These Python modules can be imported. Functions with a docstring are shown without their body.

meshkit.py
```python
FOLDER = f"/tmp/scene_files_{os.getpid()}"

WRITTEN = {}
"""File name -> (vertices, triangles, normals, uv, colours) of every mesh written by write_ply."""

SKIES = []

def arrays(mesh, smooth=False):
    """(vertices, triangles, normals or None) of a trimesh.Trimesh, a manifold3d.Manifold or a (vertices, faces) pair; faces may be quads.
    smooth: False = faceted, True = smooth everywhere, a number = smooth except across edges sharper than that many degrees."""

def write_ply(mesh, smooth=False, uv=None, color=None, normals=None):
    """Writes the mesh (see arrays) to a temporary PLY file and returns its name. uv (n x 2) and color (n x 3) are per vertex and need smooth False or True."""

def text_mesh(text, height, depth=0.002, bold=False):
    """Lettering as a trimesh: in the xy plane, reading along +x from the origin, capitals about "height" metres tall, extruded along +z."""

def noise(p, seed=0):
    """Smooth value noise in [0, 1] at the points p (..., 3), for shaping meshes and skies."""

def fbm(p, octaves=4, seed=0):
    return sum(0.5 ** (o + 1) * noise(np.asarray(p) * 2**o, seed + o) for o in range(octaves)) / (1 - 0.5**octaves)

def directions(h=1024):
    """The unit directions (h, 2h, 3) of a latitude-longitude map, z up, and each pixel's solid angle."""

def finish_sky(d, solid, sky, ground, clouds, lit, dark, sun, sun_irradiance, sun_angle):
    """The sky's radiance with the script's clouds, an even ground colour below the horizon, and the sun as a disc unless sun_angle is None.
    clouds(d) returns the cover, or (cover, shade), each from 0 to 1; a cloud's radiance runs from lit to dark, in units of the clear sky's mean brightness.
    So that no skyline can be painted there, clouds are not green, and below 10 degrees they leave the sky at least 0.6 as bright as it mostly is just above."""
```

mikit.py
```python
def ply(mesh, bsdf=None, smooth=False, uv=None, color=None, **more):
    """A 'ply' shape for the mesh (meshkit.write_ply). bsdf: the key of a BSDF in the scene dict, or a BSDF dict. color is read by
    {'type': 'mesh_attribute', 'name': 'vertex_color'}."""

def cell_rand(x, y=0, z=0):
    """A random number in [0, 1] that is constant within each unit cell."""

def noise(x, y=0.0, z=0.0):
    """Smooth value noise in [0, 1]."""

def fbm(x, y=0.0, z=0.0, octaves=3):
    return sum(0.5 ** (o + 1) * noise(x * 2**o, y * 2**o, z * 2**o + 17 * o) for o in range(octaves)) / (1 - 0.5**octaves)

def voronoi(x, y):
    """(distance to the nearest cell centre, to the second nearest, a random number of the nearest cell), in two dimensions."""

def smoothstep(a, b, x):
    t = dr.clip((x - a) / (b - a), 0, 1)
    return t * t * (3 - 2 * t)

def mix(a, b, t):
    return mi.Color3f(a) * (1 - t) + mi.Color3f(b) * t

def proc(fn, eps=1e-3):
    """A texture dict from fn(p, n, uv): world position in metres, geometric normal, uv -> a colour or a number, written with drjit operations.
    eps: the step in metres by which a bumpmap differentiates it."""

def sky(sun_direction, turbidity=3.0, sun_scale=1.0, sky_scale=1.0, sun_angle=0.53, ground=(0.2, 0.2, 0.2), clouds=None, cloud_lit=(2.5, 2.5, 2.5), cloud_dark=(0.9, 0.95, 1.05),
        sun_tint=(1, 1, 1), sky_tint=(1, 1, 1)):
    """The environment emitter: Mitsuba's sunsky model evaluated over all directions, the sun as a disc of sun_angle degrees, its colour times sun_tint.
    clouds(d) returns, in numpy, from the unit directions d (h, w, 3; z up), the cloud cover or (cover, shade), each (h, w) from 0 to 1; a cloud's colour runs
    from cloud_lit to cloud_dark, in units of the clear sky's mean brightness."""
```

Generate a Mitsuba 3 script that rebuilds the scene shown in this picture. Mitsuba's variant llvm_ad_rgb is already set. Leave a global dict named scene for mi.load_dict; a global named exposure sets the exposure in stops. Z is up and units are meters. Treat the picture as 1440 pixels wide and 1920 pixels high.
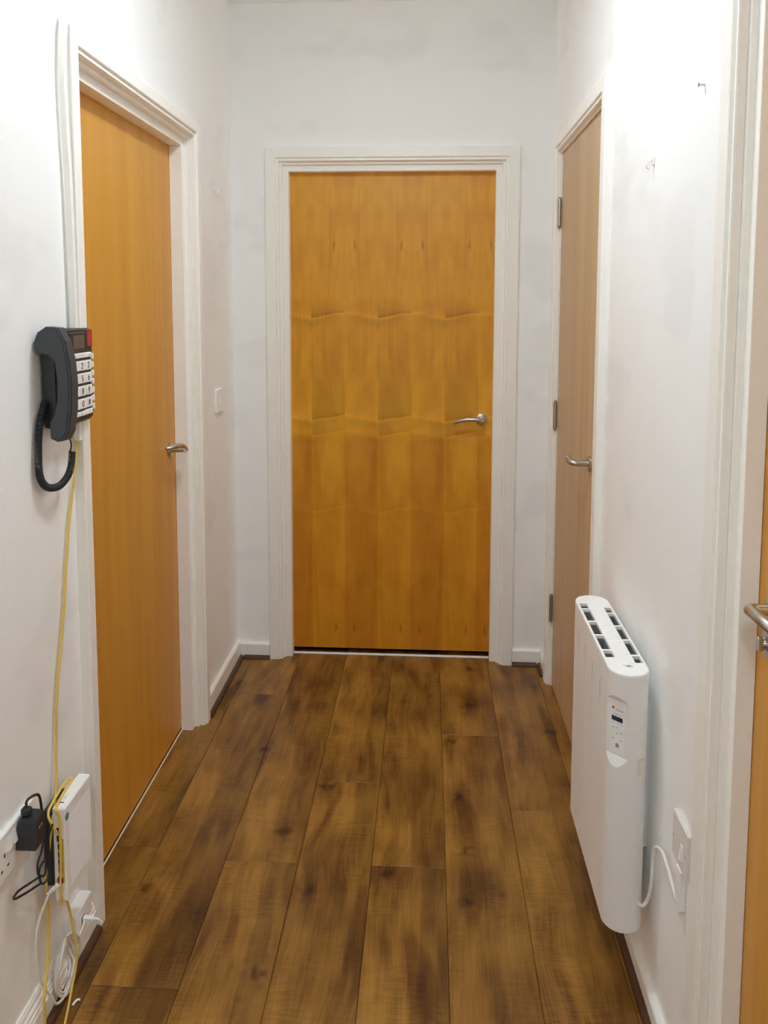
import math, random, numpy as np, trimesh, mitsuba as mi, drjit as dr, mikit, meshkit
import manifold3d as m3
from shapely.geometry import Polygon, box as sbox
from shapely.ops import unary_union
from mikit import noise, fbm, smoothstep, mix, cell_rand
random.seed(5)
T = mi.ScalarTransform4f
scene = {'type': 'scene'}
labels = {}
# ------------------------------------------------------------------ camera, light, exposure
exposure = 2.72
F, PITCH, YAW, ROLL, CAMH, CY = 1493.0, .0902, .056, .0023, 1.4624, 702.7
_cy, _sy, _cp, _sp = math.cos(YAW), math.sin(YAW), math.cos(PITCH), math.sin(PITCH)
fw = np.array([-_sy * _cp, _cy * _cp, -_sp]); rt = np.array([_cy, _sy, 0]); up = np.cross(rt, fw)
up2 = -math.sin(ROLL) * rt + math.cos(ROLL) * up
scene['camera'] = {'type': 'perspective', 'fov': math.degrees(2 * math.atan(720 / F)), 'fov_axis': 'x', 'near_clip': .02, 'far_clip': 50.,
                   'principal_point_offset_y': (960 - CY) / 1920,
                   'to_world': T().look_at(origin=[0, 0, CAMH], target=list(np.array([0, 0, CAMH]) + fw), up=list(up2))}
UNSEEN_LAMPS = [(-.14, 1.66, 14.), (-.14, -.55, 12.)]   # unseen ceiling lamps, the second brightens the near end: x, y, radiance
LAMP_TINT = (.83, .95, 1.05)
# ------------------------------------------------------------------ room measures
XL, XR, D, YB, CEIL = -.782, .475, 3.15, -1.65, 2.61

# ------------------------------------------------------------------ materials
def rgb(*c): return {'type': 'rgb', 'value': list(map(float, c))}
def mat(name, color, rough=.5, metal=0., spec=.5, bump=None, scale=.001, coat=0.):
    b = {'type': 'principled', 'base_color': color if isinstance(color, dict) else rgb(*color), 'roughness': rough, 'metallic': metal, 'specular': spec}
    if coat: b['clearcoat'] = coat; b['clearcoat_gloss'] = .9
    if bump is not None: b = {'type': 'bumpmap', 'arbitrary': bump, 'scale': scale, 'bsdf': b}
    scene['mat_' + name] = {'type': 'twosided', 'bsdf': b}
    return 'mat_' + name
def wallcol(p, n, uv):
    t = fbm(p.x * 1.7 + p.y * 1.3, p.z * 1.1 + 4, p.y * .9)
    s = smoothstep(.62, .80, fbm(p.x * 5 + p.y * 5, p.z * 7, 3)) * .05
    return mix((.885, .882, .865), (.865, .86, .84), t) * (1 - s)
WALL = mat('wall', mikit.proc(wallcol), .55, spec=.35)
CEILM = mat('ceiling', (.88, .88, .86), .7, spec=.2)
GLOSS = mat('gloss_paint', (.86, .84, .785), .32)
SKIRT = mat('skirting', (.86, .84, .79), .38)
PLAST = mat('white_plastic', (.84, .835, .82), .3)
CREAM = mat('cream_plastic', (.74, .68, .55), .35)
RADW = mat('radiator_white', (.80, .785, .765), .33)
RADTOP = mat('radiator_top', (.86, .855, .83), .35)
VENT_SHADE = mat('radiator_inside', (.20, .21, .205), .5)  # dark colour stands in for the shade inside the top vents
SPURM = mat('spur_plastic', (.72, .68, .65), .3)
SLOT_SHADE = mat('vent_dark', (.06, .06, .06), .6)  # near-black stands in for the shade in the front slots
STEEL = mat('satin_steel', (.62, .60, .56), .26, 1.)
HINGE = mat('hinge_steel', (.50, .48, .44), .35, 1.)
BLACK = mat('black_plastic', (.022, .024, .027), .38)
HANDB = mat('handset_plastic', (.040, .046, .052), .42)
RUBBER = mat('black_rubber', (.018, .021, .026), .45)
INK = mat('ink', (.03, .03, .035), .5)
GREYINK = mat('grey_ink', (.30, .29, .28), .5)
RED = mat('red_print', (.42, .03, .04), .4)
LCD = mat('phone_display', (.10, .085, .07), .25)
RLCD = mat('panel_display', (.015, .04, .07), .15)
KEYW = mat('key_white', (.80, .79, .76), .35)
YELLOW = mat('yellow_cable', (.74, .52, .10), .4)
YPORT = mat('yellow_port', (.60, .45, .08), .45)
REDP = mat('red_port', (.20, .02, .025), .45)
CABW = mat('white_cable', (.74, .71, .66), .45)
BLUE = mat('blue_emblem', (.10, .22, .30), .4)
BEAD = mat('brown_beading', (.075, .030, .013), .42)
DARK = mat('underlay', (.02, .012, .008), .8)
FLAKE = mat('paint_flake', (.80, .78, .74), .6)

KNOTS = [(-.098, 1.918), (.103, 1.838), (.107, 2.252), (-.30, 2.28), (.083, 2.554), (-.70, 1.835), (-.291, 1.854), (.155, 2.80), (.17, 3.09),
         (-.53, 2.47), (-.72, 2.92), (-.39, 2.07), (.104, 2.02), (-.37, 1.60), (.43, 2.63)]
PW, X0 = .1927, -.139
def floorcol(p, n, uv):
    col = dr.floor((p.x - X0) / PW)
    fx = (p.x - X0) / PW - col
    u, v = uv.x, uv.y
    wob = (noise(u * 9, v * 5.) - .5) * .03
    g = fbm((u + wob) * 40, v * 6.5, 0, octaves=4)
    fine = fbm((u + wob) * 380, v * 14, 3)
    broad = fbm(u * 9, v * 6.0, 9)
    saw = noise(u * 45, v * 330) * noise(u * 14, v * 9, 5)
    t = dr.clip(.58 + (g - .5) * .85 + (fine - .5) * .42 + (broad - .5) * 1.15 + (saw - .25) * .35, 0, 1)
    c = mix((.112, .040, .0065), (.370, .180, .031), t)
    split = .30 + .40 * cell_rand(col, dr.floor(uv.y * .25), 5)
    strip = smoothstep(split - .01, split + .01, fx)
    c = c * (1 - .26 * strip * noise(v * 1.6, col * 7.3) * 1.4)
    streak = smoothstep(.58, .76, fbm((u + wob * 1.6) * 16, v * 2.6, 21))
    c = c * mix((1, 1, 1), (.62, .52, .42), streak)
    k = mi.Float(0)
    for kx, ky in KNOTS:
        dx, dy = (p.x - kx) / .020, (p.y - ky) / .028
        dx = dx + (noise(p.x * 60, p.y * 60) - .5) * 1.2
        k = dr.maximum(k, dr.exp(-(dx * dx + dy * dy)))
        dy2 = (p.y - ky) / .14
        k = dr.maximum(k, .45 * dr.exp(-(dx * dx * .8 + dy2 * dy2)))
    return c * mix((1, 1, 1), (.30, .22, .18), k)
def floorbump(p, n, uv):
    return fbm(uv.x * 380, uv.y * 10, 3) * .6 + fbm(uv.x * 40, uv.y * 3) * .4
FLOORM = mat('laminate', mikit.proc(floorcol), .40, spec=.42)

def veneer_book(p, n, uv):      # back door: book-matched maple veneer
    u, v = p.x, p.z
    P = .270
    q = (u + .069) / P
    fr = q - dr.floor(q) - .5
    a = dr.abs(fr) * 2                              # 0 at one mirror line, 1 at the other
    right = smoothstep(-.004, .004, fr)
    w = a * .135
    warp = (noise(w * 14, v * 2.2, 7) - .5) * .05
    g = fbm((w + warp) * 55, v * 4.0, 1, octaves=4)
    fine = fbm((w + warp) * 330, v * 9, 5)
    br = fbm(w * 13, v * 5.0, 11)
    fig = fbm(w * 26 + v * 9, v * 16, 31)
    t = dr.clip(.5 + (g - .5) * .65 + (fine - .5) * .30 + (br - .5) * .85 + (fig - .5) * .45, 0, 1)
    c = mix((.55, .220, .007), (.74, .362, .020), t)
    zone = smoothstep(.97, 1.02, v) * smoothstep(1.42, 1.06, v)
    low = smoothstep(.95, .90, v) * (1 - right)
    c = c * (1 - (.15 * right - .03) * zone) * mix((1, 1, 1), (.88, .80, .78), low) * mix((1, 1, 1), (.95, .86, .8), smoothstep(.9, .1, v))  # flitch tones; leaf also runs darker and redder towards its bottom
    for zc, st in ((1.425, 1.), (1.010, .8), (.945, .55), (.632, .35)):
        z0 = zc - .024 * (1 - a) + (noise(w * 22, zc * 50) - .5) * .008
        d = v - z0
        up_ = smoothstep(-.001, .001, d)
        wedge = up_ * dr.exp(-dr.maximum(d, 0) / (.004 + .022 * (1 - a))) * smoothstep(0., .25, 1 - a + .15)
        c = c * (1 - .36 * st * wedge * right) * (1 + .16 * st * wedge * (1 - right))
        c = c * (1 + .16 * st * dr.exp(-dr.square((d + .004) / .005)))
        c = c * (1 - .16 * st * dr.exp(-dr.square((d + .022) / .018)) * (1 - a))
    for kw, kz in ((.093, 1.692), (.097, .112)):
        kk = dr.exp(-dr.square((w - kw) / .004) - dr.square((v - kz - (w - kw) * 2) / .018))
        c = c * (1 - .45 * kk)
    return c
def veneer_plain(p, n, uv):
    u, v = uv.x, uv.y
    warp = (noise(u * 6, v * 1.4, 7) - .5) * .08
    g = fbm((u + warp) * 30, v * 1.3, 1, octaves=4)
    fine = fbm((u + warp) * 260, v * 6, 5)
    br = fbm(u * 7 + 3, v * .6, 11)
    t = dr.clip(.5 + (g - .5) * .6 + (fine - .5) * .30 + (br - .5) * .9, 0, 1)
    return mix((.51, .212, .018), (.68, .338, .045), t)
def veneer_pale(p, n, uv):
    u, v = uv.x, uv.y
    g = fbm(u * 40, v * 1.0, 1, octaves=4); br = fbm(u * 9, v * .5, 11)
    t = dr.clip(.5 + (g - .5) * .7 + (br - .5) * .9, 0, 1)
    return mix((.47, .31, .165), (.56, .395, .225), t)
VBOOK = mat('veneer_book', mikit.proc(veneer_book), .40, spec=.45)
VPLAIN = mat('veneer_plain', mikit.proc(veneer_plain), .42, spec=.6)
VPALE = mat('veneer_pale', mikit.proc(veneer_pale), .46, spec=.8)

# ------------------------------------------------------------------ mesh helpers
def put(key, mesh, m, smooth=False, **kw):
    if key in scene:
        i = 1
        while f'{key}_{i:03d}' in scene: i += 1
        key = f'{key}_{i:03d}'
    scene[key] = mikit.ply(mesh, m, smooth, **kw)
    return key
def lab(key, label=None, category=None, group=None, kind=None):
    d = labels.setdefault(key, {})
    for k, v in (('label', label), ('category', category), ('group', group), ('kind', kind)):
        if v: d[k] = v
def tm(man):
    m = man.to_mesh()
    return trimesh.Trimesh(np.array(m.vert_properties[:, :3]), np.array(m.tri_verts), process=False)
def bx(a, b):
    a, b = np.minimum(a, b), np.maximum(a, b)
    m = trimesh.creation.box(extents=b - a); m.apply_translation((a + b) / 2); return m
def mbox(a, b):
    a, b = np.minimum(a, b), np.maximum(a, b)
    return m3.Manifold.cube(list(map(float, b - a))).translate(list(map(float, a)))
def rbox(a, b, r=.002):
    """box with chamfered edges"""
    a, b = np.minimum(a, b).astype(float), np.maximum(a, b).astype(float)
    pts = []
    for i in range(3):
        lo, hi = a.copy(), b.copy()
        for j in range(3):
            if j != i: lo[j] += r; hi[j] -= r
        pts += [[x, y, z] for x in (lo[0], hi[0]) for y in (lo[1], hi[1]) for z in (lo[2], hi[2])]
    return trimesh.convex.convex_hull(np.array(pts))
def basis(mesh, o, ax, ay):
    ax, ay = np.array(ax, float), np.array(ay, float)
    ax /= np.linalg.norm(ax); ay /= np.linalg.norm(ay)
    M = np.eye(4); M[:3, 0], M[:3, 1], M[:3, 2], M[:3, 3] = ax, ay, np.cross(ax, ay), o
    m = mesh.copy(); m.apply_transform(M); return m
def cat(*ms): return trimesh.util.concatenate(list(ms))
def spline(pts, n=8):
    p = np.array(pts, float); q = np.vstack([2 * p[0] - p[1], p, 2 * p[-1] - p[-2]]); out = []
    for i in range(len(p) - 1):
        a, b, c, d = q[i:i + 4]
        for t in np.arange(n) / n:
            out.append(.5 * (2 * b + (c - a) * t + (2 * a - 5 * b + 4 * c - d) * t ** 2 + (3 * b - a - 3 * c + d) * t ** 3))
    return np.vstack([out, p[-1:]])
def tube(path, r, n=10, flat=None, updir=None):
    """swept tube; r scalar or per point; flat=(a,b) scales of the section"""
    p = np.array(path, float); r = np.broadcast_to(np.asarray(r, float), (len(p),))
    t = np.gradient(p, axis=0); t /= np.linalg.norm(t, axis=1, keepdims=True)
    u = np.array(updir if updir is not None else ([0, 0, 1] if abs(t[0][2]) < .9 else [1, 0, 0]), float)
    V = []; ang = np.arange(n) / n * 2 * math.pi
    fa, fb = flat or (1, 1)
    for i in range(len(p)):
        u = u - t[i] * (u @ t[i]); u /= np.linalg.norm(u); w = np.cross(t[i], u)
        V.append(p[i] + r[i] * (fa * np.cos(ang)[:, None] * u + fb * np.sin(ang)[:, None] * w))
    V = np.vstack(V + [p[:1], p[-1:]]); Fc = []
    for i in range(len(p) - 1):
        for j in range(n):
            a, b = i * n + j, i * n + (j + 1) % n
            Fc += [[a, b, b + n], [a, b + n, a + n]]
    c0, c1, e = len(p) * n, len(p) * n + 1, (len(p) - 1) * n
    for j in range(n):
        Fc += [[c0, (j + 1) % n, j], [c1, e + j, e + (j + 1) % n]]
    return trimesh.Trimesh(V, Fc, process=False)
def lathe(profile, o, axis, n=36):
    """profile [(r, h)] turned about axis at o"""
    m = trimesh.creation.revolve(np.array(profile, float), sections=n)
    axis = np.array(axis, float); M = trimesh.geometry.align_vectors([0, 0, 1], axis); m.apply_transform(M); m.apply_translation(o)
    return m
def text(s, h, o, ax, ay, depth=.0004, bold=False, center=True):
    m = meshkit.text_mesh(s, h, depth, bold)
    if center: m.apply_translation([-(m.bounds[0][0] + m.bounds[1][0]) / 2, -h / 2, 0])
    return basis(m, o, ax, ay)
def holes(u0, u1, z0, z1, cuts):
    P = sbox(u0, z0, u1, z1)
    for a, b, t in cuts: P = P.difference(sbox(a, z0 - 1, b, t))
    return trimesh.creation.extrude_polygon(P, .12, engine='earcut')    # xy = (u, z), z = depth
# local door / wall frames: u to the right as one faces the wall, w into the wall
def LW(m):
    m = m.copy(); v = m.vertices.copy(); m.vertices = np.c_[XL - v[:, 1], v[:, 0], v[:, 2]]; return m
def RW(m):
    m = m.copy(); v = m.vertices.copy(); m.vertices = np.c_[XR + v[:, 1], -v[:, 0], v[:, 2]]; return m
def BW(m):
    m = m.copy(); v = m.vertices.copy(); m.vertices = np.c_[v[:, 0], D + v[:, 1], v[:, 2]]; return m
def wallmesh(m):
    v = m.vertices.copy(); m.vertices = np.c_[v[:, 0], v[:, 2], v[:, 1]]; m.invert(); return m

# ------------------------------------------------------------------ doors: measures (in local u, w, z)
DOORS = {
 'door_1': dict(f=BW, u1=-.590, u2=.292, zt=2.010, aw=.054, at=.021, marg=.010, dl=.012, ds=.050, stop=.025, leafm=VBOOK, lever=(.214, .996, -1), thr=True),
 'door_2': dict(f=LW, u1=1.745, u2=2.605, zt=2.000, aw=.047, at=.024, marg=.010, dl=.016, ds=.057, stop=.025, leafm=VPLAIN, lever=(2.515, .985, -1), thr=True),
 'door_3': dict(f=RW, u1=-2.978, u2=-2.220, zt=2.012, aw=.055, at=.020, marg=.008, dl=None, ds=.005, stop=0, leafm=VPALE, lever=(-2.352, .990, -1), thr=False),
 'door_4': dict(f=RW, u1=-1.262, u2=-.400, zt=2.010, aw=.056, at=.020, marg=.010, dl=.010, ds=.040, stop=.022, leafm=VPLAIN, lever=(-1.168, 1.012, 1), thr=False),
}
def opening(d): return (d['u1'] + d['marg'] - .028, d['u2'] - d['marg'] + .028, d['zt'] - d['marg'] + .028)
def frame_piece(stn, prof):
    """stn: function(offset) -> three u,z corner points of one side's two ends; prof: closed section [(offset, w)]"""
    A = np.array([[*stn(0, o)[:1], w, stn(0, o)[1]] for o, w in prof]); B = np.array([[stn(1, o)[0], w, stn(1, o)[1]] for o, w in prof])
    n = len(prof); V = np.vstack([A, B]); Fc = []
    for i in range(n):
        j = (i + 1) % n; Fc += [[i, j, j + n], [i, j + n, i + n]]
    tri = trimesh.creation.triangulate_polygon(Polygon(prof), engine='earcut')
    tv, tf = tri; idx = [int(np.argmin(((np.array(prof) - q) ** 2).sum(1))) for q in tv]
    for a, b, c in tf: Fc += [[idx[a], idx[c], idx[b]], [idx[a] + n, idx[b] + n, idx[c] + n]]
    m = trimesh.Trimesh(V, Fc, process=False); m.fix_normals(); return m
def surround(key, part, d, e, prof, mtl, z0=0.):
    """left jamb, head and right jamb, mitred; e = inset of the inner edge from the architrave's"""
    u1, u2, zt, f = d['u1'] + e, d['u2'] - e, d['zt'] - e, d['f']
    L = lambda k, o: (u1 - o, z0 if k == 0 else zt + o)
    Hd = lambda k, o: (u1 - o, zt + o) if k == 0 else (u2 + o, zt + o)
    R = lambda k, o: (u2 + o, z0 if k == 0 else zt + o)
    for s in (L, Hd, R): put(f'{key}__{part}', f(frame_piece(s, prof)), mtl)
def lever_handle(key, d, spec, tip=.112, curl=0., rise=0., short=0.):
    u0, z0, s = spec; f = d['f']; w = d['ds'] - .0005
    rose = lathe([(0, .009), (.014, .009), (.0205, .0075), (.0235, .004), (.0235, 0), (0, 0)], [u0, w, z0], [0, -1, 0])
    pts = [[u0, w - .008, z0], [u0, w - .030, z0], [u0, w - .046, z0 + .001], [u0 + s * .010, w - .056, z0 + .003], [u0 + s * .032, w - .058, z0 + .0055 + rise * .25],
           [u0 + s * .060, w - .056, z0 + .005 + rise * .55], [u0 + s * .088, w - .051 + curl * .3, z0 - .001 + rise * .8], [u0 + s * tip, w - .044 + curl, z0 - .011 + rise]]
    for q in pts[2:]: q[1] += short
    path = spline(pts, 6); n = len(path)
    r = np.interp(np.arange(n) / (n - 1), [0, .28, .4, .75, .95, 1], [.0092, .0088, .0092, .0088, .0078, .0055])
    k = put(f'{key}__handle', f(tube(path, r, 14)), STEEL, 50)
    put(f'{key}__handle__rose', f(rose), STEEL, 40)
    lab(k, 'satin steel lever handle')
    return k
for key, d in DOORS.items():
    f, u1, u2, zt, at, mg, aw = d['f'], d['u1'], d['u2'], d['zt'], d['at'], d['marg'], d['aw']
    e = .0015
    prof = [(0, -.0002), (0, -at * .62), (.002, -at * .74), (.0075, -at * .74), (.0085, -at * .64), (.0105, -at * .64), (.0125, -at + .001), (.0145, -at), (aw - .004, -at), (aw - .001, -at + .0015), (aw, -at + .004), (aw, -.0002)]
    surround(key, 'architrave', d, 0, prof, GLOSS)
    lw = .113
    surround(key, 'lining', d, mg, [(0, .0003), (.027, .0003), (.027, lw), (0, lw)], GLOSS)
    ds = d['ds']
    if d['stop']:
        surround(key, 'door_stop', d, mg + d['stop'], [(0, d['dl'] + .001), (.001, d['dl']), (d['stop'] - .0002, d['dl']), (d['stop'] - .0002, ds - .001), (0, ds - .001)], GLOSS)
    a, b, t = u1 + mg + .003, u2 - mg - .003, zt - mg - .003
    leaf = rbox([a, ds, .024 if f is BW else .007], [b, ds + .042, t], .0015)
    uvs = np.c_[leaf.vertices[:, 0] - a + 1.3 * len(key + str(u1)), leaf.vertices[:, 2]]
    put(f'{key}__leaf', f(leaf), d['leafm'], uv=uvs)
    if d['thr']:
        put(f'{key}__threshold', f(rbox([u1 + mg + d['stop'] + .001, ds - (.014 if f is BW else .006), .0002], [u2 - mg - d['stop'] - .001, ds - .001, .0065 if f is BW else .004], .0015)), SKIRT if f is BW else CREAM)
    lever_handle(key, d, d['lever'], curl=.018 if key in ('door_2', 'door_4') else 0, rise=.034 if key == 'door_2' else 0, short=.014 if key == 'door_4' else 0)
# hinges of the cupboard door, thumb turn of the nearest door
d3 = DOORS['door_3']
for z in (1.790, 1.048, .308):
    c = [d3['u1'] + d3['marg'] + .004, -.004, z]
    k = put('door_3__hinge', RW(cat(*[lathe([(0, h0), (.0058, h0), (.0066, h0 + .001), (.0066, h1 - .001), (.0058, h1), (0, h1)], c, [0, 0, 1], 18) for h0, h1 in ((-.050, -.017), (-.0165, .0165), (.017, .050))],
                                    lathe([(0, -.058), (.004, -.056), (.005, -.053), (.0035, -.0505), (0, -.0505)], c, [0, 0, 1], 18), lathe([(0, .0505), (.0035, .0505), (.005, .053), (.004, .056), (0, .058)], c, [0, 0, 1], 18))), HINGE, 40)
    lab(k, 'steel butt hinge knuckle')
d4 = DOORS['door_4']
c = [-1.185, d4['ds'] - .0005, .953]
k = put('door_4__thumb_turn', RW(cat(lathe([(0, .007), (.016, .007), (.0215, .0055), (.0235, .003), (.0235, 0), (0, 0)], c, [0, -1, 0]))), STEEL, 40)
lab(k, 'round steel turn plate below the lever')
put('door_4__thumb_turn__knob', RW(cat(lathe([(.006, .0), (.006, .006), (0, .006)], [c[0], c[1] - .006, c[2]], [0, -1, 0], 20), rbox([c[0] - .004, c[1] - .020, c[2] - .012], [c[0] + .004, c[1] - .008, c[2] + .012], .003))), STEEL, 30)
lab('door_1', 'maple veneered door closing the far end of the hallway', 'door', kind='structure')
lab('door_2', 'wooden door in the left wall beside the black telephone', 'door', kind='structure')
lab('door_3', 'pale wooden cupboard door with steel hinges behind the white heater', 'door', kind='structure')
lab('door_4', 'nearest wooden door on the right with a steel lever and thumb turn', 'door', kind='structure')

# ------------------------------------------------------------------ walls, ceiling, floor
put('wall_left', LW(wallmesh(holes(YB - .12, D + .12, 0, CEIL + .1, [opening(DOORS['door_2'])]))), WALL)
put('wall_right', RW(wallmesh(holes(-D - .12, -YB + .12, 0, CEIL + .1, [opening(DOORS['door_3']), opening(DOORS['door_4'])]))), WALL)
put('wall_back', BW(wallmesh(holes(XL, XR, 0, CEIL + .1, [opening(DOORS['door_1'])]))), WALL)
put('added_wall_front', bx([XL, YB - .12, 0], [XR, YB, CEIL + .1]), WALL)  # unseen wall added to close the hallway and bounce light
put('ceiling', bx([XL, YB, CEIL], [XR, D, CEIL + .1]), CEILM)
lab('wall_left', 'white painted left hallway wall', 'wall', kind='structure'); lab('wall_right', 'white painted right hallway wall behind the heater', 'wall', kind='structure')
lab('wall_back', 'white end wall around the far door', 'wall', kind='structure'); lab('added_wall_front', 'added white wall behind the viewer, closing the hallway for bounce light', 'wall', kind='structure')
lab('ceiling', 'white plaster ceiling', 'ceiling', kind='structure')
put('floor', bx([XL - .13, YB - .13, -.05], [XR + .13, D + .13, -.0085]), DARK)
lab('floor', 'brown oak-look laminate plank floor of the hallway', 'floor', kind='structure')
JOINT = {-4: 1.985, -3: 1.550, -2: 1.948, -1: 2.307, 0: 1.950, 1: 2.596, 2: 2.203, 3: 1.6}
PL = 1.285
xa, xb, ya, yb = XL - .10, XR + .10, YB - .1, D + .10
def plank(a, b, c, d, su, sv):
    g, h, ch = .0004, .008, .0011
    R = lambda o, z: [[a + g + o, c + g + o, z], [b - g - o, c + g + o, z], [b - g - o, d - g - o, z], [a + g + o, d - g - o, z]]
    V = np.array(R(0, -h) + R(0, -ch) + R(ch, 0)); Fc = [[0, 2, 1], [0, 3, 2], [8, 9, 10], [8, 10, 11]]
    for l in (0, 4):
        for i in range(4):
            j = (i + 1) % 4; Fc += [[l + i, l + j, l + j + 4], [l + i, l + j + 4, l + i + 4]]
    return trimesh.Trimesh(V, Fc, process=False), np.c_[V[:, 0] - a + su, V[:, 1] + sv]
for kcol, j0 in JOINT.items():
    a, b = X0 + kcol * PW, X0 + (kcol + 1) * PW
    a, b = max(a, xa), min(b, xb)
    if b - a < .01: continue
    y = j0 - PL * math.ceil((j0 - ya) / PL)
    while y < yb:
        c, dd = max(y, ya), min(y + PL, yb)
        if dd - c > .02:
            m, uv = plank(a, b, c, dd, 2.37 * random.randint(1, 60), 3.1 * random.randint(1, 40))
            put('floor__plank', m, FLOORM, uv=uv)
        y += PL

# skirting boards and the brown beading at their feet
def run(prof, p, q):
    """section [(out, z)] swept straight from p to q (floor points on the wall); out is to the left of p->q"""
    p, q = np.array(p, float), np.array(q, float); dr_ = (q - p) / np.linalg.norm(q - p); nrm = np.array([-dr_[1], dr_[0]])
    V = np.array([[*(s + nrm * o), z] for s in (p, q) for o, z in prof]); n = len(prof); Fc = []
    for i in range(n):
        j = (i + 1) % n; Fc += [[i, i + n, j + n], [i, j + n, j]]
    tv, tf = trimesh.creation.triangulate_polygon(Polygon(prof), engine='earcut')
    idx = [int(np.argmin(((np.array(prof) - t) ** 2).sum(1))) for t in tv]
    for a, b, c in tf: Fc += [[idx[a], idx[b], idx[c]], [idx[a] + n, idx[c] + n, idx[b] + n]]
    m = trimesh.Trimesh(V, Fc, process=False); m.fix_normals(); return m
def skp(h, t=.016): return [(.0003, .0005), (t, .0005), (t, h - .006), (t - .003, h - .002), (t - .007, h), (.0003, h)]
OG = [(.0003, .0005), (.018, .0005), (.018, .050), (.0155, .0525), (.0155, .058), (.0125, .061), (.0125, .067), (.0085, .071), (.0085, .077), (.004, .084), (.0003, .084)]
def bd(t, r=.014): return [(t + .0003, .0004)] + [(t + .0003 + r * math.cos(x), .0004 + r * math.sin(x)) for x in np.linspace(0, math.pi / 2, 7)]
dl, db, d3, d4 = DOORS['door_2'], DOORS['door_1'], DOORS['door_3'], DOORS['door_4']
SK = {'baseboard_left': [((XL, dl['u1'] - dl['aw'] - .001), (XL, YB + .02), OG, .018), ((XL, D - .001), (XL, dl['u2'] + dl['aw'] + .001), skp(.072), .016)],
      'baseboard_back': [((db['u1'] - db['aw'] - .001, D), (XL + .0165, D), skp(.064), .016), ((XR - .0165, D), (db['u2'] + db['aw'] + .001, D), skp(.064), .016)],
      'baseboard_right': [((XR, 1.3195), (XR, -d3['u2'] - d3['aw'] - .001), skp(.052), .016), ((XR, -d3['u1'] + d3['aw'] + .001), (XR, D - .001), skp(.052), .016), ((XR, YB + .02), (XR, .34), skp(.052), .016)]}
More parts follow.
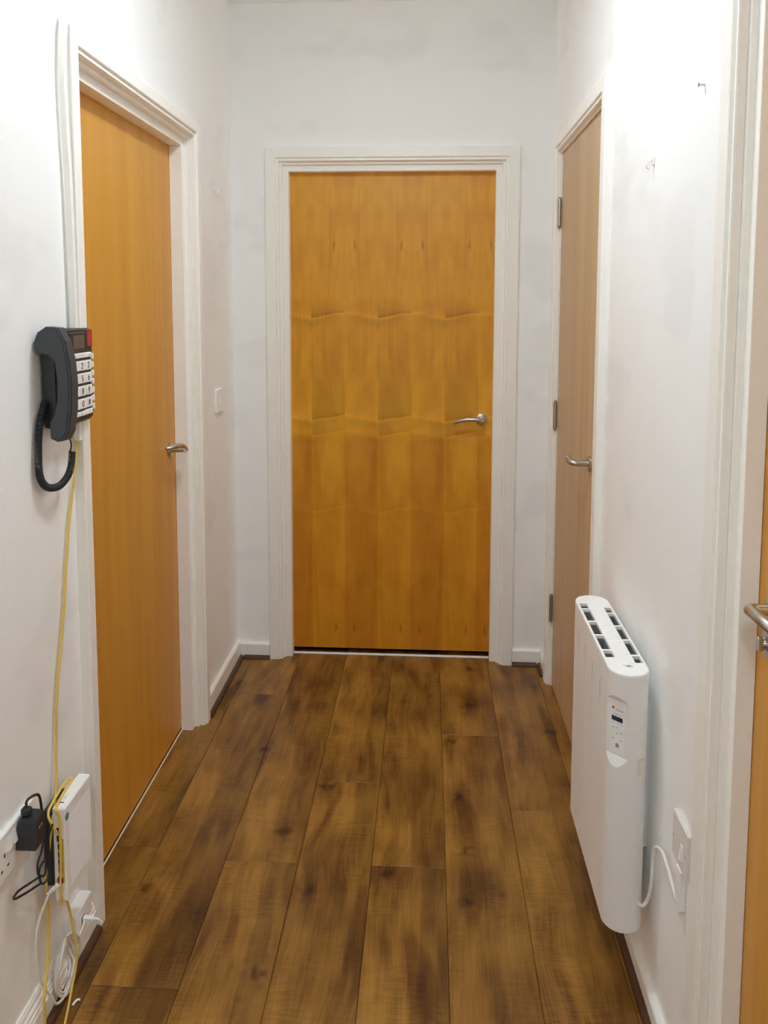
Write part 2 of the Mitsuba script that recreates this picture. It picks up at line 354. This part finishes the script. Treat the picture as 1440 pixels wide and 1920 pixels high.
for key, runs in SK.items():
    for i, (p, q, pr, t) in enumerate(runs):
        put(f'{key}__board', run(pr, p, q), SKIRT)
        pp, qq = np.array(p), np.array(q)
        if key == 'baseboard_back':
            pp = pp if i == 0 else pp - [.015, 0]; qq = qq + [.015, 0] if i == 0 else qq
        kb = put(f'{key}__beading', run(bd(t), pp, qq), BEAD, 60); lab(kb, 'dark brown quarter-round beading')
    lab(key, {'baseboard_left': 'white skirting along the left wall with brown beading', 'baseboard_back': 'short white skirting pieces beside the far door', 'baseboard_right': 'white skirting along the right wall under the heater'}[key], 'skirting board', kind='structure')

# ------------------------------------------------------------------ unseen ceiling lamps, placed to light the hall and the near walls
for i, (x, y, L) in enumerate(UNSEEN_LAMPS):
    k = 'unseen_ceiling_lamp' + (f'_{i:03d}' if i else '')
    put(k + '__base', lathe([(0, 0), (.15, 0), (.15, -.012), (.13, -.02), (0, -.02)], [x, y, CEIL - .0005], [0, 0, 1]), PLAST, 40)
    dome = lathe([(.118, -.021)] + [(.118 * math.cos(a), -.021 - .022 * math.sin(a)) for a in np.linspace(.1, math.pi / 2, 9)], [x, y, CEIL - .0005], [0, 0, 1])
    if (dome.face_normals[:, 2] * dome.area_faces).sum() > 0: dome.invert()
    put(k + '__diffuser', dome, PLAST, False)
    scene[k + '__diffuser']['emitter'] = {'type': 'area', 'radiance': rgb(*(L * c for c in LAMP_TINT))}
    lab(k, ('unseen round ceiling lamp placed to light the middle of the hallway', 'unseen round ceiling lamp behind the viewer, placed to brighten the near walls')[i], 'ceiling lamp')

# ------------------------------------------------------------------ electric heater on the right wall
RX0, RX1, RZ0, RZ1 = .371, .453, .168, .715
rr = (RX1 - RX0) / 2; cx = (RX0 + RX1) / 2; yn, yf = 1.553 + rr, 1.994 - rr
def stadium(r, z0, z1, seg=28):
    pts = [(cx + r * math.cos(a), yf + r * math.sin(a)) for a in np.linspace(0, math.pi, seg)] + [(cx + r * math.cos(a), yn + r * math.sin(a)) for a in np.linspace(math.pi, 2 * math.pi, seg)]
    return m3.Manifold.extrude(m3.CrossSection([pts]), z1 - z0).translate([0, 0, z0])
body = m3.Manifold.batch_hull([stadium(rr, RZ0 + .004, RZ1), stadium(rr - .004, RZ0, RZ0 + .002)])
FV = [(1.905, 1.936), (1.829, 1.899), (1.752, 1.822), (1.675, 1.745), (1.636, 1.668)]
cells = []
for a, b in FV:
    cells.append(((.3765, a), (.3955, b))); cells.append(((.4315, a - .024), (.4475, b - .024)))
top = stadium(rr, RZ1 + .0003, .7225)
top = m3.Manifold.batch_hull([stadium(rr, RZ1 + .0003, .7205), stadium(rr - .0015, .7205, .7225)])
for (p, q) in cells:
    body -= mbox([p[0] - .0008, p[1] - .0008, .655], [q[0] + .0008, q[1] + .0008, RZ1 + 1]); top -= mbox([*p, .6], [*q, 1])
for y in (1.826, 1.7485, 1.6715): top -= mbox([.3955, y - .022 - .0006, .7215], [.4315, y - .022 + .0006, .73])
for y in (1.900, 1.820, 1.741, 1.660):
    body -= mbox([RX0 - .01, y - .0016, .617], [RX0 + .006, y + .0016, .664])
    body -= mbox([RX0 - .01, y - .0006, .664], [RX0 + .0008, y + .0006, .72])
    body -= mbox([RX0 - .01, y - .0005, .1], [RX0 + .0005, y + .0005, .617])
nrm = np.array([-.7071, -.7071, 0]); tan = np.array([.7071, -.7071, 0]); pc = np.array([cx, yn, 0]) + nrm * .0325
hull = []
for dn, z0, z1 in ((0, .545, .660), (.012, .515, .678)):
    for s in (-.05, .05):
        for z in (z0, z1):
            q = pc + nrm * dn + tan * s; hull.append([q[0], q[1], z])
body -= m3.Manifold.hull_points(np.array(hull))
n2 = np.array([.55, -.835, 0]); t2 = np.array([.835, .55, 0]); sc_ = np.array([cx, yn, .530]) + n2 * rr
put('heater__body', tm(body), RADW, 14)
for p, q in cells: put('heater__vent_shade_liner', tm(mbox([p[0] - .0007, p[1] - .0007, .6552], [q[0] + .0007, q[1] + .0007, RZ1]) - mbox([*p, .656], [*q, 1])), VENT_SHADE)  # liners darken each vent cell, shade put in as colour
for y in (1.900, 1.820, 1.741, 1.660): put('heater__slot_shade_insert', mi and bx([RX0 + .0003, y - .00155, .6172], [RX0 + .0055, y + .00155, .6638]), SLOT_SHADE)  # dark inserts paint the shade of the narrow front slots
k = put('heater__top_grille', tm(top), RADTOP, 25); lab(k, 'white top plate with two rows of vents')
ring = trimesh.creation.annulus(.0040, .0050, .0005); ring.apply_scale([1.5, .9, 1])
icon = cat(ring, *[bx([x - .0006, -.004, 0], [x + .0006, .004, .0005]) for x in (-.002, .0005, .003)], bx([-.012, .002, 0], [-.009, .003, .0005]))
put('heater__top_grille__symbol', basis(icon, [.414, 1.5955, .7224], [1, -.35, 0], [.35, 1, 0]), INK)
def onp(m, x, z): return basis(m, pc + tan * x + nrm * .0002 + np.array([0, 0, z]), tan, [0, 0, 1])
k = put('heater__control_panel', onp(rbox([-.0165, -.052, 0], [.0165, .052, .0006], .0003), 0, .600), PLAST); lab(k, 'control panel with a dark blue display')
P_ = 'heater__control_panel'
put(P_ + '__display', onp(rbox([-.0125, -.0048, .0005], [.0125, .0048, .0014], .0003), -.001, .622), RLCD)
put(P_ + '__emblem', onp(lathe([(0, .0012), (.0024, .0012), (.0024, .0004), (0, .0004)], [0, 0, 0], [0, 0, 1], 16), -.0105, .6435), RED)
put(P_ + '__lettering', text('haverland', .0028, pc + tan * .0035 + nrm * .0008 + np.array([0, 0, .6415]), tan, [0, 0, 1]), GREYINK)
marks = [onp(bx([x - .0007, -.0008, .0005], [x + .0007, .0008, .001]), 0, z) for x, z in ((-.008, .631), (-.005, .631), (-.002, .631), (.003, .631), (.007, .631), (-.0115, .6135), (-.008, .6135), (-.001, .6135), (.003, .6135), (.0085, .613), (.0115, .613))]
put(P_ + '__marks', cat(*marks), GREYINK)
for x, z, w, h in ((-.0095, .603, .0085, .006), (.0, .6045, .008, .006), (.0, .5925, .008, .006), (.0095, .596, .0075, .007), (-.009, .579, .0085, .006), (.009, .579, .007, .008)):
    kb = put(P_ + '__button', onp(rbox([-w / 2, -h / 2, .0005], [w / 2, h / 2, .0012], .0004), x, z), PLAST)
    put(kb + '_print' if False else P_ + '__button_print', onp(bx([-w / 4, -.0007, .0011], [w / 4, .0007, .0014]), x, z), GREYINK)
k = put(P_ + '__button', onp(rbox([-.0038, -.0042, .0005], [.0038, .0042, .0014], .0004), .0005, .5665), GREYINK); lab(k, 'grey square button')
def ons(m): return basis(m, sc_ - n2 * .003, t2, [0, 0, 1])
k = put('heater__power_switch', ons(rbox([-.0095, -.0185, 0], [.0095, .0185, .0045], .0012)), CREAM); lab(k, 'cream rocker power switch')
put('heater__power_switch__rocker', ons(m3 and trimesh.convex.convex_hull(np.array([[x, y, z] for x in (-.0055, .0055) for y, z in ((-.013, .0046), (-.013, .0085), (0, .0055), (.013, .0050), (.013, .0046))]))), CREAM)
put('heater__power_switch__mark', ons(cat(bx([-.0006, .006, .0052], [.0006, .010, .0056]))), GREYINK)
for y in (1.66, 1.89): put('heater__wall_bracket', rbox([RX1 - .0005, y - .02, .30], [XR - .0003, y + .02, .62], .001), RADW)
lab('heater', 'white slim electric panel heater with top vents and control panel on right wall', 'heater')
path = spline([(.437, 1.566, .232), (.446, 1.556, .232), (.457, 1.556, .249), (.4585, 1.541, .296), (.460, 1.543, .345), (.461, 1.528, .379), (.4625, 1.490, .396), (.4635, 1.447, .384), (.4645, 1.408, .3665), (.4655, 1.400, .372)], 8)
put('heater__cord', tube(path, .0036, 12), CABW, 60)
lab('heater__cord', 'white power cord')
# fused spur
put('fused_spur__plate', rbox([XR - .0105, 1.357, .435], [XR - .0003, 1.443, .521], .002), SPURM)
put('fused_spur__switch', trimesh.convex.convex_hull(np.array([[x, y, z] for y in (1.381, 1.393) for x, z in ((XR - .0104, .455), (XR - .0104, .485), (XR - .0155, .458), (XR - .0115, .484))])), PLAST)
for y, z in ((1.432, .478), (1.3665, .478)): put('fused_spur__screw', lathe([(0, .0012), (.003, .001), (.0033, 0), (0, 0)], [XR - .0103, y, z], [-1, 0, 0], 14), STEEL, 40)
put('fused_spur__cable_outlet', rbox([XR - .0125, 1.384, .358], [XR - .0003, 1.411, .4345], .0015), PLAST)
lab('fused_spur', 'white switched fused outlet low on the right wall feeding the heater', 'wall socket')

# ------------------------------------------------------------------ wall hooks and light switch
def hook(key, f, u, z, s=1.):
    put(key, f(cat(rbox([u - .006 * s, -.004, z - .010 * s], [u + .006 * s, -.0002, z + .014 * s], .0015), tube(spline([(u, -.003, z + .004), (u, -.016 * s, z - .002), (u, -.020 * s, z - .012 * s), (u, -.013 * s, z - .018 * s)], 5), .0024 * s, 8), lathe([(0, .002), (.0025, .0015), (.003, 0), (0, 0)], [u, -.004, z + .009 * s], [0, -1, 0], 12))), PLAST, 40)
hook('wall_hook', LW, 2.883, 1.872)
lab('wall_hook', 'small white hook on the left wall above the light switch', 'hook')
hook('wall_hook_001', RW, -1.752, 1.762, .85)
lab('wall_hook_001', 'small white hook high on the right wall above the heater', 'hook')
put('nail', RW(cat(tube([(-1.449, -.0003, 1.840), (-1.449, -.010, 1.840)], .0016, 8), lathe([(0, .0015), (.0036, .001), (.0036, 0), (0, 0)], [-1.449, -.010, 1.840], [0, -1, 0], 14))), HINGE, 40)
lab('nail', 'tiny bent metal nail high on the right wall near the nearest door frame', 'nail')
put('light_switch__plate', LW(rbox([2.856, -.0095, 1.057], [2.942, -.0003, 1.143], .002)), PLAST)
put('light_switch__rocker', LW(trimesh.convex.convex_hull(np.array([[u, w, z] for u in (2.892, 2.906) for w, z in ((-.0094, 1.086), (-.0094, 1.114), (-.0145, 1.088), (-.0108, 1.113))]))), PLAST)
for u in (2.869, 2.929): put('light_switch__screw', LW(lathe([(0, .001), (.003, .0008), (.0032, 0), (0, 0)], [u, -.0094, 1.10], [0, -1, 0], 12)), PLAST, 40)
lab('light_switch', 'white single light switch on the left wall beyond the left door', 'light switch')

# ------------------------------------------------------------------ cable trunking beside the left door
tp = spline([(-.768, 1.692, 2.062), (-.768, 1.680, 2.02), (-.768, 1.673, 1.94), (-.768, 1.676, 1.84), (-.768, 1.684, 1.72), (-.768, 1.688, 1.55), (-.768, 1.690, 1.36), (-.768, 1.691, 1.16)], 8)
for a, b in ((0, 22), (22, 35), (35, len(tp) - 1)):
    seg = tp[a:b + 1].copy()
    if b < len(tp) - 1: seg[-1] = seg[-1] * .985 + seg[-2] * .015
    put('cable_trunking__segment', tube(seg, .0095, 4, flat=(.98, .80), updir=[.707, .707, 0]), GLOSS)
lab('cable_trunking', 'thin white cable trunking bowing away from the left door frame', 'trunking')

# ------------------------------------------------------------------ wall telephone
tx = -.745
base_prof = [(1.552, 1.226), (1.562, 1.207), (1.577, 1.203), (1.710, 1.205), (1.721, 1.209), (1.726, 1.222), (1.726, 1.396), (1.722, 1.404), (1.710, 1.406), (1.575, 1.408), (1.555, 1.403), (1.552, 1.392)]
def yz_slab(poly, x0, x1, ch=.004):
    P = Polygon(poly); Q = P.buffer(-ch)
    A, B = np.array(P.exterior.coords), np.array(Q.exterior.coords)
    pts = [[x0, y, z] for y, z in A] + [[x1 - ch, y, z] for y, z in A] + [[x1, y, z] for y, z in B]
    return trimesh.convex.convex_hull(np.array(pts))
put('wall_phone__base', yz_slab(base_prof, XL + .006, tx), BLACK)
put('wall_phone__mounting_plate', rbox([XL + .0003, 1.58, 1.225], [XL + .0058, 1.72, 1.385], .001), BLACK)
put('wall_phone__cradle', rbox([tx - .001, 1.5665, 1.212], [tx + .004, 1.590, 1.402], .0015), HANDB)
k = put('wall_phone__display', rbox([tx - .001, 1.610, 1.3585], [tx + .003, 1.690, 1.399], .0015), BLACK); lab(k, 'small grey display window')
put('wall_phone__display__window', rbox([tx + .0029, 1.625, 1.364], [tx + .0036, 1.678, 1.392], .0003), LCD)
k = put('wall_phone__red_label', rbox([tx - .0002, 1.698, 1.366], [tx + .0012, 1.7235, 1.403], .0004), RED); lab(k, 'red panel at the top corner')
def face(m, y, z, x=tx): return basis(m, [x, y, z], [0, 1, 0], [0, 0, 1])
def key_(y, z, w, h, s=None, th=.008, sub=None):
    k = put('wall_phone__key', face(rbox([-w / 2, -h / 2, -.001], [w / 2, h / 2, .005], .0012), y, z), KEYW)
    if s:
        put(k + '__digit', text(s, th, [tx + .0049, y - (w * .10 if sub else 0), z], [0, 1, 0], [0, 0, 1], bold=True), INK)
    return k
cols = [1.632, 1.663, 1.6945]
rows = [1.3265, 1.2993, 1.272, 1.2447]
DIG = [['1', '2', '3'], ['4', '5', '6'], ['7', '8', '9'], ['*', '0', '#']]
for r in range(4):
    for c in range(3): key_(cols[c], rows[r], .0292, .0210, DIG[r][c], .0125, True)
for c in range(3): key_(cols[c], 1.3485, .0292, .0105, '\u2022', .004)
for c, y in enumerate((1.640, 1.666)): key_(y, 1.2235, .022, .0095, '\u2022', .003)
key_(1.692, 1.2245, .032, .011, '\u2022', .003)
for i in range(7): key_(1.7165, 1.344 - i * .0185, .0088, .0125)
lab('wall_phone', 'black corded telephone with big white keys hung on the left wall', 'telephone')
# handset: a curved bar with thick ends
hs = np.array([(-.729, 1.4115), (-.716, 1.385), (-.7075, 1.345), (-.7045, 1.30), (-.7065, 1.25), (-.713, 1.205), (-.722, 1.187), (-.738, 1.184), (-.752, 1.190), (-.753, 1.222), (-.742, 1.240), (-.736, 1.27), (-.735, 1.31), (-.739, 1.345),
               (-.752, 1.358), (-.777, 1.360), (-.780, 1.382), (-.772, 1.402), (-.754, 1.414)])
hp = Polygon(hs).buffer(.006).buffer(-.006).buffer(-.004).buffer(.004)
def loft(poly, y0, y1, e=.006):
    ms = []
    for k_, (o, ya_, yb_) in enumerate(((e, y0, y1), (e * .35, y0 + e * .35, y1 - e * .35), (0, y0 + e, y1 - e))):
        q = poly.buffer(-o); m = trimesh.creation.extrude_polygon(q, yb_ - ya_, engine='earcut')
        v = m.vertices.copy(); m.vertices = np.c_[v[:, 0], yb_ - v[:, 2], v[:, 1]]
        mm = m3.Manifold(m3.Mesh(np.asarray(m.vertices, np.float32), np.asarray(m.faces, np.uint32))); ms.append(mm)
    return tm(m3.Manifold.batch_boolean(ms, m3.OpType.Add))
put('phone_handset', loft(hp, 1.527, 1.5655), HANDB, 45)
lab('phone_handset', 'dark curved handset hanging on the side of the wall telephone', 'telephone handset')
# coiled cord
cp = spline([(-.768, 1.546, 1.262), (-.771, 1.525, 1.215), (-.771, 1.517, 1.16), (-.770, 1.517, 1.118), (-.766, 1.535, 1.092), (-.760, 1.568, 1.084), (-.756, 1.596, 1.092), (-.752, 1.614, 1.112), (-.750, 1.621, 1.148)], 60)
seglen = np.r_[0, np.cumsum(np.linalg.norm(np.diff(cp, axis=0), axis=1))]
N = 2600; ss = np.linspace(0, seglen[-1], N); cpu = np.stack([np.interp(ss, seglen, cp[:, i]) for i in range(3)], 1)
tg = np.gradient(cpu, axis=0); tg /= np.linalg.norm(tg, axis=1, keepdims=True)
uu = np.cross(tg, [1, 0, 0]); uu /= np.linalg.norm(uu, axis=1, keepdims=True); vv = np.cross(tg, uu)
ph = ss / .0036 * 2 * math.pi
coil = cpu + .0062 * (np.cos(ph)[:, None] * uu + np.sin(ph)[:, None] * vv)
put('wall_phone__cord', tube(coil, .00155, 6), RUBBER, 70)
put('wall_phone__cord__straight_end', tube(spline([coil[-1], coil[-1] + [.004, -.008, .002], (-.744, 1.604, 1.163), (-.736, 1.584, 1.178), (-.730, 1.556, 1.190)], 8), .0016, 8), RUBBER, 60)
lab('wall_phone__cord', 'black coiled cord')

# ------------------------------------------------------------------ socket, adapter, router, cables
put('double_socket__plate', rbox([XL + .0003, 1.300, .402], [XL + .011, 1.447, .489], .002), PLAST)
for y in (1.350, 1.371): put('double_socket__switch', trimesh.convex.convex_hull(np.array([[x, yy, z] for yy in (y - .0065, y + .0065) for x, z in ((XL + .0109, .450), (XL + .0109, .478), (XL + .0165, .453), (XL + .0115, .477))])), PLAST)
for y in (1.336, 1.410):
    put('double_socket__pin_holes', cat(*[bx([XL + .0108, y + a - w, z - h], [XL + .0113, y + a + w, z + h]) for a, z, w, h in ((0, .4485, .002, .004), (-.0108, .424, .0032, .002), (.0108, .424, .0032, .002))]), INK)
lab('double_socket', 'white double wall socket at the lower left edge', 'wall socket')
ad = trimesh.convex.convex_hull(np.array([[-.7708, 1.374, .432], [-.7708, 1.410, .432], [-.7708, 1.376, .470], [-.7708, 1.408, .470], [-.764, 1.377, .488], [-.764, 1.408, .494], [-.732, 1.377, .489], [-.732, 1.407, .494],
      [-.7295, 1.375, .484], [-.7295, 1.408, .488], [-.7295, 1.375, .438], [-.7295, 1.408, .438], [-.733, 1.375, .431], [-.733, 1.408, .431]]))
put('power_adapter__body', ad, BLACK)
put('power_adapter__grip', rbox([-.766, 1.385, .4905], [-.748, 1.400, .506], .003), BLACK)
put('power_adapter__rating_print', cat(*[bx([-.7298, 1.384 + .008 * i, .470], [-.7291, 1.389 + .008 * i, .474]) for i in range(2)]), GREYINK)
lab('power_adapter', 'black plug-in power adapter in the double socket beside the router', 'power adapter')
put('power_adapter__cord', cat(tube(spline([(-.757, 1.393, .5055), (-.757, 1.396, .517), (-.750, 1.410, .519), (-.748, 1.425, .508), (-.750, 1.437, .47), (-.752, 1.446, .42), (-.750, 1.452, .37), (-.748, 1.452, .33), (-.748, 1.458, .31)], 8), .0026, 8),
     tube(spline([(-.752, 1.446, .42), (-.755, 1.440, .385), (-.758, 1.428, .365), (-.755, 1.425, .345), (-.750, 1.440, .335), (-.752, 1.447, .36), (-.757, 1.432, .35), (-.752, 1.428, .325), (-.748, 1.445, .322), (-.748, 1.455, .35), (-.748, 1.455, .40), (-.742, 1.462, .425)], 8), .0022, 8),
     tube(spline([(-.754, 1.43, .338), (-.762, 1.40, .345), (-.768, 1.37, .352), (-.766, 1.352, .352), (-.760, 1.37, .345), (-.753, 1.425, .326)], 8), .0022, 8)), RUBBER, 60)
lab('power_adapter__cord', 'black cord looped and bunched')
# router
ra, rb_ = np.array([-.7525, 1.481, .245]), np.array([-.7255, 1.603, .4455])
put('router__case', rbox(ra, rb_, .003), PLAST)
rid = cat(*[trimesh.convex.convex_hull(np.array([[rb_[0] + o, y, zc + dz] for y in (1.497, 1.596) for o, dz in ((-.0004, -.0013), (.0005, 0), (-.0004, .0013))])) for zc in np.arange(.270, .418, .0052)])
k = put('router__ribs', rid, PLAST); lab(k, 'fine horizontal ribs on the front'); lab(k, kind='stuff')
put('router__emblem', lathe([(0, .0008), (.0074, .0006), (.0077, 0), (0, 0)], [rb_[0] - .0001, 1.4895, .4235], [1, 0, 0], 24), BLUE, 40)
pl = lambda x, z, w, h, t=.0006: bx([x - w, ra[1] - t, z - h], [x + w, ra[1] + .0001, z + h])
put('router__port_strip', pl(-.7365, .3335, .0062, .047), YPORT)
for z in (.3635, .3465, .3305, .315):
    put('router__port', pl(-.7385, z, .0040, .0058, .0012), INK)
for z in (.398, .381): put('router__port', pl(-.7395, z, .0045, .006, .0012), INK)
k = put('router__port', rbox([-.744, ra[1] - .006, .287], [-.733, ra[1] + .0002, .299], .001), REDP); lab(k, 'dark red port')
tops = cat(*[bx([-.7455, y - .0012, rb_[2] - .0001], [-.7365 + .003 * (i % 2), y + .0012, rb_[2] + .0005]) for i, y in enumerate((1.500,))])
put('router__top_slot', tops, INK)
put('router__top_print', cat(text('\u21bb', .006, [-.741, 1.518, rb_[2] - .0001], [1, 0, 0], [0, 1, 0]), *[bx([-.744 + .0028 * i, 1.511, rb_[2] - .0001], [-.7425 + .0028 * i, 1.5122, rb_[2] + .0003]) for i in range(3)], *[bx([-.744 + .0028 * i, 1.5275, rb_[2] - .0001], [-.7425 + .0028 * i, 1.5287, rb_[2] + .0003]) for i in range(3)]), GREYINK)
put('router__wall_bracket', rbox([XL + .0003, 1.500, .262], [ra[0] + .0003, 1.580, .425], .002), BLACK)
lab('router', 'white upright wifi router with ribbed front mounted beside the left door', 'router')
put('yellow_cable', tube(spline([(-.772, 1.694, 1.163), (-.773, 1.674, 1.075), (-.775, 1.642, .966), (-.775, 1.608, .801), (-.775, 1.566, .644), (-.774, 1.552, .535), (-.767, 1.530, .449), (-.757, 1.486, .400), (-.7575, 1.468, .345), (-.762, 1.466, .300), (-.768, 1.480, .212), (-.758, 1.452, .138), (-.752, 1.422, .088), (-.752, 1.420, .035), (-.748, 1.40, .003), (-.73, 1.36, .0032)], 8), .0029, 10), YELLOW, 60)
lab('yellow_cable', 'long yellow cable hanging from the telephone down the left wall past the router', 'cable')
put('yellow_cable_001', tube(spline([(-.7395, 1.4745, .397), (-.745, 1.466, .420), (-.757, 1.476, .440), (-.7575, 1.520, .452), (-.7565, 1.560, .456), (-.7535, 1.572, .4487), (-.7485, 1.520, .4487), (-.7415, 1.4765, .4485), (-.7355, 1.4765, .430), (-.7345, 1.476, .38), (-.7365, 1.4765, .30), (-.7385, 1.4765, .244), (-.742, 1.490, .2405), (-.748, 1.525, .205), (-.7405, 1.534, .126), (-.737, 1.532, .070), (-.737, 1.506, .028), (-.732, 1.47, .0035), (-.72, 1.42, .0032)], 8), .0026, 10), YELLOW, 60)
lab('yellow_cable_001', 'short yellow patch cable wrapped round the router edge and down to the floor', 'cable')
put('white_cable__plug', cat(*[lathe([(0, 0), (.0052 - .0004 * i, 0), (.0052 - .0004 * i, .0045), (0, .0045)], np.array([-.740, 1.473, .289]) + np.array([-.009, -.004, -.008]) / .0127 * (.0055 * i), [-.009, -.004, -.008], 14) for i in range(5)]), PLAST, 40)
ring_pts = [(-.7535 - .003 * k_ + .0035 * math.sin(1.7 * i + k_), 1.527 + (.049 - .006 * k_) * math.cos(i * math.pi / 6), .066 + (.058 - .006 * k_) * math.sin(i * math.pi / 6)) for k_ in range(5) for i in range(12)]
put('white_cable', tube(spline([(-.758, 1.464, .270), (-.768, 1.452, .238), (-.772, 1.437, .205), (-.770, 1.432, .15), (-.766, 1.437, .108), (-.756, 1.455, .060), (-.752, 1.475, .025)] + [(-.7505, 1.52, .02)] + ring_pts + [(-.7505, 1.59, .09), (-.748, 1.605, .106)], 5), .0028, 8), CABW, 60)
lab('white_cable', 'white network cable plugged into the router and coiled in rings below it', 'cable')
put('phone_socket__box', rbox([XL + .0003, 1.571, .0848], [-.7545, 1.654, .134], .002), PLAST)
put('phone_socket__jack', bx([-.7546, 1.60, .098], [-.7541, 1.614, .110]), INK)
lab('phone_socket', 'small white surface phone socket box on the wall below the router', 'phone socket')
put('phone_plug', cat(rbox([-.7540, 1.601, .099], [-.735, 1.613, .109], .0015), tube(spline([(-.736, 1.607, .104), (-.722, 1.608, .103), (-.715, 1.612, .092)], 5), .003, 10), rbox([-.7355, 1.600, .0985], [-.731, 1.614, .1095], .001)), PLAST, 30)
lab('phone_plug', 'white plug in the surface phone socket beside the left door frame', 'plug')
fl = [(-.7315, 1.497, .0012), (-.7295, 1.503, .003), (-.7255, 1.508, .0045), (-.7215, 1.511, .0016)]
put('paint_flake', tube(spline(fl, 4), [.0019] * 13, 6, flat=(.4, 1.6)), FLAKE)
lab('paint_flake', 'small curled white paint flake on the laminate by the left skirting', 'paint flake')
